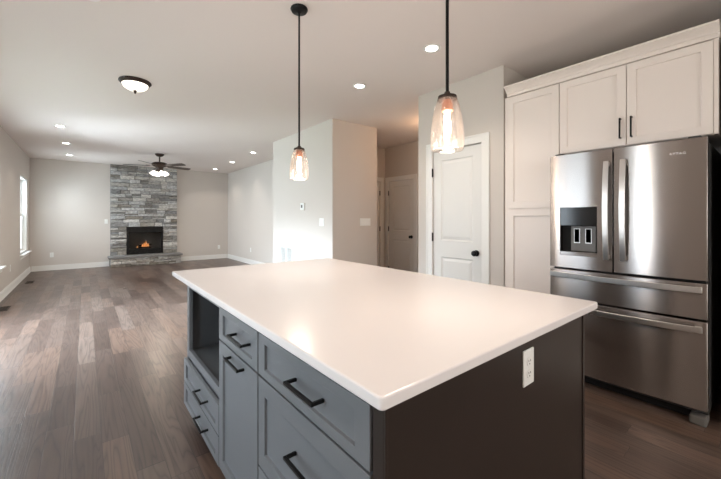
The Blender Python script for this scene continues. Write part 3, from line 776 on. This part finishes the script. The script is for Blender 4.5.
# ------------------------------------------------------------------ ceiling fan
fx, fy = 1.313, 8.87
fan = thing('ceiling_fan', (fx, fy, H), 'dark bronze ceiling fan with five blades and glowing glass shades near the fireplace', 'ceiling fan')
obj('canopy', LA([(.090, -.0005), (.088, -.025), (.060, -.055), (.018, -.07)], (fx, fy, H), n=32), 'bronze', fan, smooth=True)
obj('downrod', LA([(.014, -.05), (.014, -.19)], (fx, fy, H), n=14), 'bronze', fan, smooth=True)
obj('motor_housing', LA([(.03, -.185), (.11, -.195), (.150, -.215), (.158, -.245), (.140, -.275), (.085, -.300), (.070, -.320), (.070, -.385), (.05, -.40)], (fx, fy, H), n=36), 'bronze', fan, smooth=True)
for k in range(5):
    a = math.radians(16 + 72 * k); ca, sa = math.cos(a), math.sin(a)
    R = Matrix.Translation((fx, fy, H - .270)) @ Matrix.Rotation(a, 4, 'Z') @ Matrix.Rotation(math.radians(-13), 4, 'X')
    bm = bmesh.new(); pts = []
    out = [(.20, .045), (.26, .058), (.45, .066), (.62, .070), (.68, .062), (.70, .035)]
    loop = [(x, w_) for x, w_ in out] + [(x, -w_) for x, w_ in out[::-1]]
    lo = [bm.verts.new(R @ Vector((x, y, -.003))) for x, y in loop]; hi = [bm.verts.new(R @ Vector((x, y, .003))) for x, y in loop]
    n = len(loop); bm.faces.new(lo); bm.faces.new(hi)
    for i in range(n): bm.faces.new((lo[i], lo[(i+1)%n], hi[(i+1)%n], hi[i]))
    bl = obj('blade', bm, 'fan_blade', fan)
    bm = bmesh.new(); loop = [(.06, .018), (.15, .014), (.20, .034), (.27, .030), (.27, -.030), (.20, -.034), (.15, -.014), (.06, -.018)]
    lo = [bm.verts.new(R @ Vector((x, y, .0035))) for x, y in loop]; hi = [bm.verts.new(R @ Vector((x, y, .010))) for x, y in loop]
    n = len(loop); bm.faces.new(lo); bm.faces.new(hi)
    for i in range(n): bm.faces.new((lo[i], lo[(i+1)%n], hi[(i+1)%n], hi[i]))
    obj('blade_bracket', bm, 'bronze', fan)
for k in range(4):
    a = math.radians(10 + 90 * k); d = Vector((math.cos(a), math.sin(a), 0))
    base = Vector((fx, fy, H - .385))
    bm = bmesh.new(); tube(bm, base, base + d * .095 + Vector((0, 0, -.01)), .009)
    arm = obj('lamp_arm', bm, 'bronze', fan, smooth=True)
    M_ = Matrix.Translation(base + d * .100 + Vector((0, 0, -.005))) @ Matrix.Rotation(a, 4, 'Z') @ Matrix.Rotation(math.radians(-32), 4, 'Y')
    bm = bmesh.new(); lathe(bm, [(.018, 0), (.030, -.018), (.046, -.05), (.054, -.085), (.060, -.100)], (0, 0, 0), 'Z', 20)
    bmesh.ops.transform(bm, matrix=M_, verts=bm.verts)
    obj('lamp_shade', bm, 'shade_glow', fan, smooth=True, label='glowing frosted glass shade')
l = bpy.data.lights.new('fan_lamp', 'SPOT'); l.spot_size = math.radians(165); l.spot_blend = .5; l.energy = 34; l.color = (1, .86, .70); l.shadow_soft_size = .12
o = bpy.data.objects.new('fan_lamp', l); COL.objects.link(o); o.parent = fan; o.location = (0, 0, -.56)

# ------------------------------------------------------------------ wall plates, vents
def plate(fr_, uc, vc, label, cat, kind, gangs=1, name=None, group=None, h=.118):
    w_ = .072 + .046 * (gangs - 1)
    base = fr_(uc, vc - h/2, 0)
    t = thing(name or ('outlet' if kind == 'outlet' else 'light_switch'), base, label, cat, group)
    bm = bmesh.new(); fbox(bm, fr_, uc-w_/2, uc+w_/2, vc-h/2, vc+h/2, 0.0003, .006); obj('cover_plate', bm, 'white_plastic', t, bevel=.002)
    for g in range(gangs):
        u = uc + (g - (gangs-1)/2) * .046
        if kind == 'switch':
            bm = bmesh.new(); fbox(bm, fr_, u-.015, u+.015, vc-.032, vc+.032, .006, .010); obj('rocker', bm, 'white_plastic', t, bevel=.0015)
        else:
            for s in (-1, 1):
                bm = bmesh.new(); c = fr_(u, vc + s*.020, .006); nn = Vector(fr_(0,0,1)) - Vector(fr_(0,0,0))
                ax = 'X' if abs(nn.x) > .5 else 'Y'; sg = nn.x if ax == 'X' else nn.y
                lathe(bm, [(.0165, 0), (.0160, .002*sg)], c, ax, 20); rec = obj('receptacle', bm, 'white_plastic', t, smooth=True)
                bm = bmesh.new()
                for du in (-.006, .006): fbox(bm, fr_, u+du-.001, u+du+.001, vc+s*.020-.001, vc+s*.020+.006, .008, .0086)
                fbox(bm, fr_, u-.002, u+.002, vc+s*.020-.010, vc+s*.020-.006, .008, .0086)
                obj('slot', bm, 'slot_dark', rec)
    return t
plate(frY(IY), 1.150, .786, 'white duplex outlet on the dark end panel of the island', 'outlet', 'outlet')
plate(frY(YF), -.64, .38, 'white duplex outlet low on the far wall left of the fireplace', 'outlet', 'outlet')
plate(frY(YF), 3.34, .37, 'white duplex outlet low on the far wall right of the fireplace', 'outlet', 'outlet')
plate(frY(YF), .44, 1.20, 'white light switch on the far wall beside the stone fireplace', 'light switch', 'switch')
plate(FL, 8.62, .40, 'white outlet low on the left wall between the windows', 'outlet', 'outlet')
plate(FR_, 9.4, .40, 'white outlet low on the right living room wall', 'outlet', 'outlet')
FA = frX(XA)
plate(FA, 4.43, 1.225, 'white two-gang switch on the pale wall below and right of the thermostat', 'light switch', 'switch', 2)
plate(frY(YA), 3.43, 1.225, 'white four-gang switch on the shaded tan wall beside the hallway', 'light switch', 'switch', 4)
th = thing('thermostat', (XA, 5.0, 1.43), 'small white thermostat with dark display on the pale wall', 'thermostat')
bm = bmesh.new(); fbox(bm, FA, 4.94, 5.06, 1.42, 1.535, .0003, .022); obj('housing', bm, 'white_plastic', th, bevel=.004)
bm = bmesh.new(); fbox(bm, FA, 4.985, 5.035, 1.455, 1.505, .022, .0235); obj('display', bm, 'slot_dark', th)
# return air grille
rg = thing('return_air_grille', (XA, 5.59, .38), 'white louvred return air grille low on the pale wall', 'vent')
bm = bmesh.new(); a, b, c, d = 5.34, 5.84, .36, .79
for q in ((a, a+.03, c, d), (b-.03, b, c, d), (a+.03, b-.03, c, c+.03), (a+.03, b-.03, d-.03, d), ((a+b)/2-.012, (a+b)/2+.012, c+.03, d-.03)):
    fbox(bm, FA, *q, .0003, .012)
obj('frame', bm, 'white_plastic', rg, bevel=.0015)
bm = bmesh.new()
for s0, s1 in ((a+.03, (a+b)/2-.012), ((a+b)/2+.012, b-.03)):
    n = 11
    for k in range(n):
        uu = s0 + (s1-s0)*(k+.5)/n
        fbox(bm, FA, uu-.003, uu+.003, c+.03, d-.03, .002, .008)
obj('louvres', bm, 'white_plastic', rg)
bm = bmesh.new(); fbox(bm, FA, a+.03, b-.03, c+.03, d-.03, .0003, .0015); obj('duct_backing', bm, 'fridge_side', rg)
# floor registers
for (x, y, lb) in ((-.86, 9.50, 'brown floor register below the far left window'), (-.90, 6.94, 'brown floor register by the left wall at the picture edge')):
    t = thing('floor_register', (x, y, 0), lb, 'vent', 'floor registers along the left wall')
    bm = bmesh.new()
    for q in ((-.06, -.045, -.16, .16), (.045, .06, -.16, .16), (-.045, .045, -.16, -.145), (-.045, .045, .145, .16)): box(bm, x+q[0], x+q[1], y+q[2], y+q[3], .0003, .006)
    obj('frame', bm, 'register_brown', t, bevel=.001)
    bm = bmesh.new()
    for k in range(12): yy = y - .138 + k*.0245; box(bm, x-.045, x+.045, yy, yy+.010, .001, .005)
    obj('louvres', bm, 'register_brown', t)
    obj('duct_backing', B(x-.045, x+.045, y-.145, y+.145, .0002, .0010), 'matte_black', t)
# ground outside
struct('ground_outside', B(-30, XL - .16, -15, 30, -.6, -.5), 'grass')
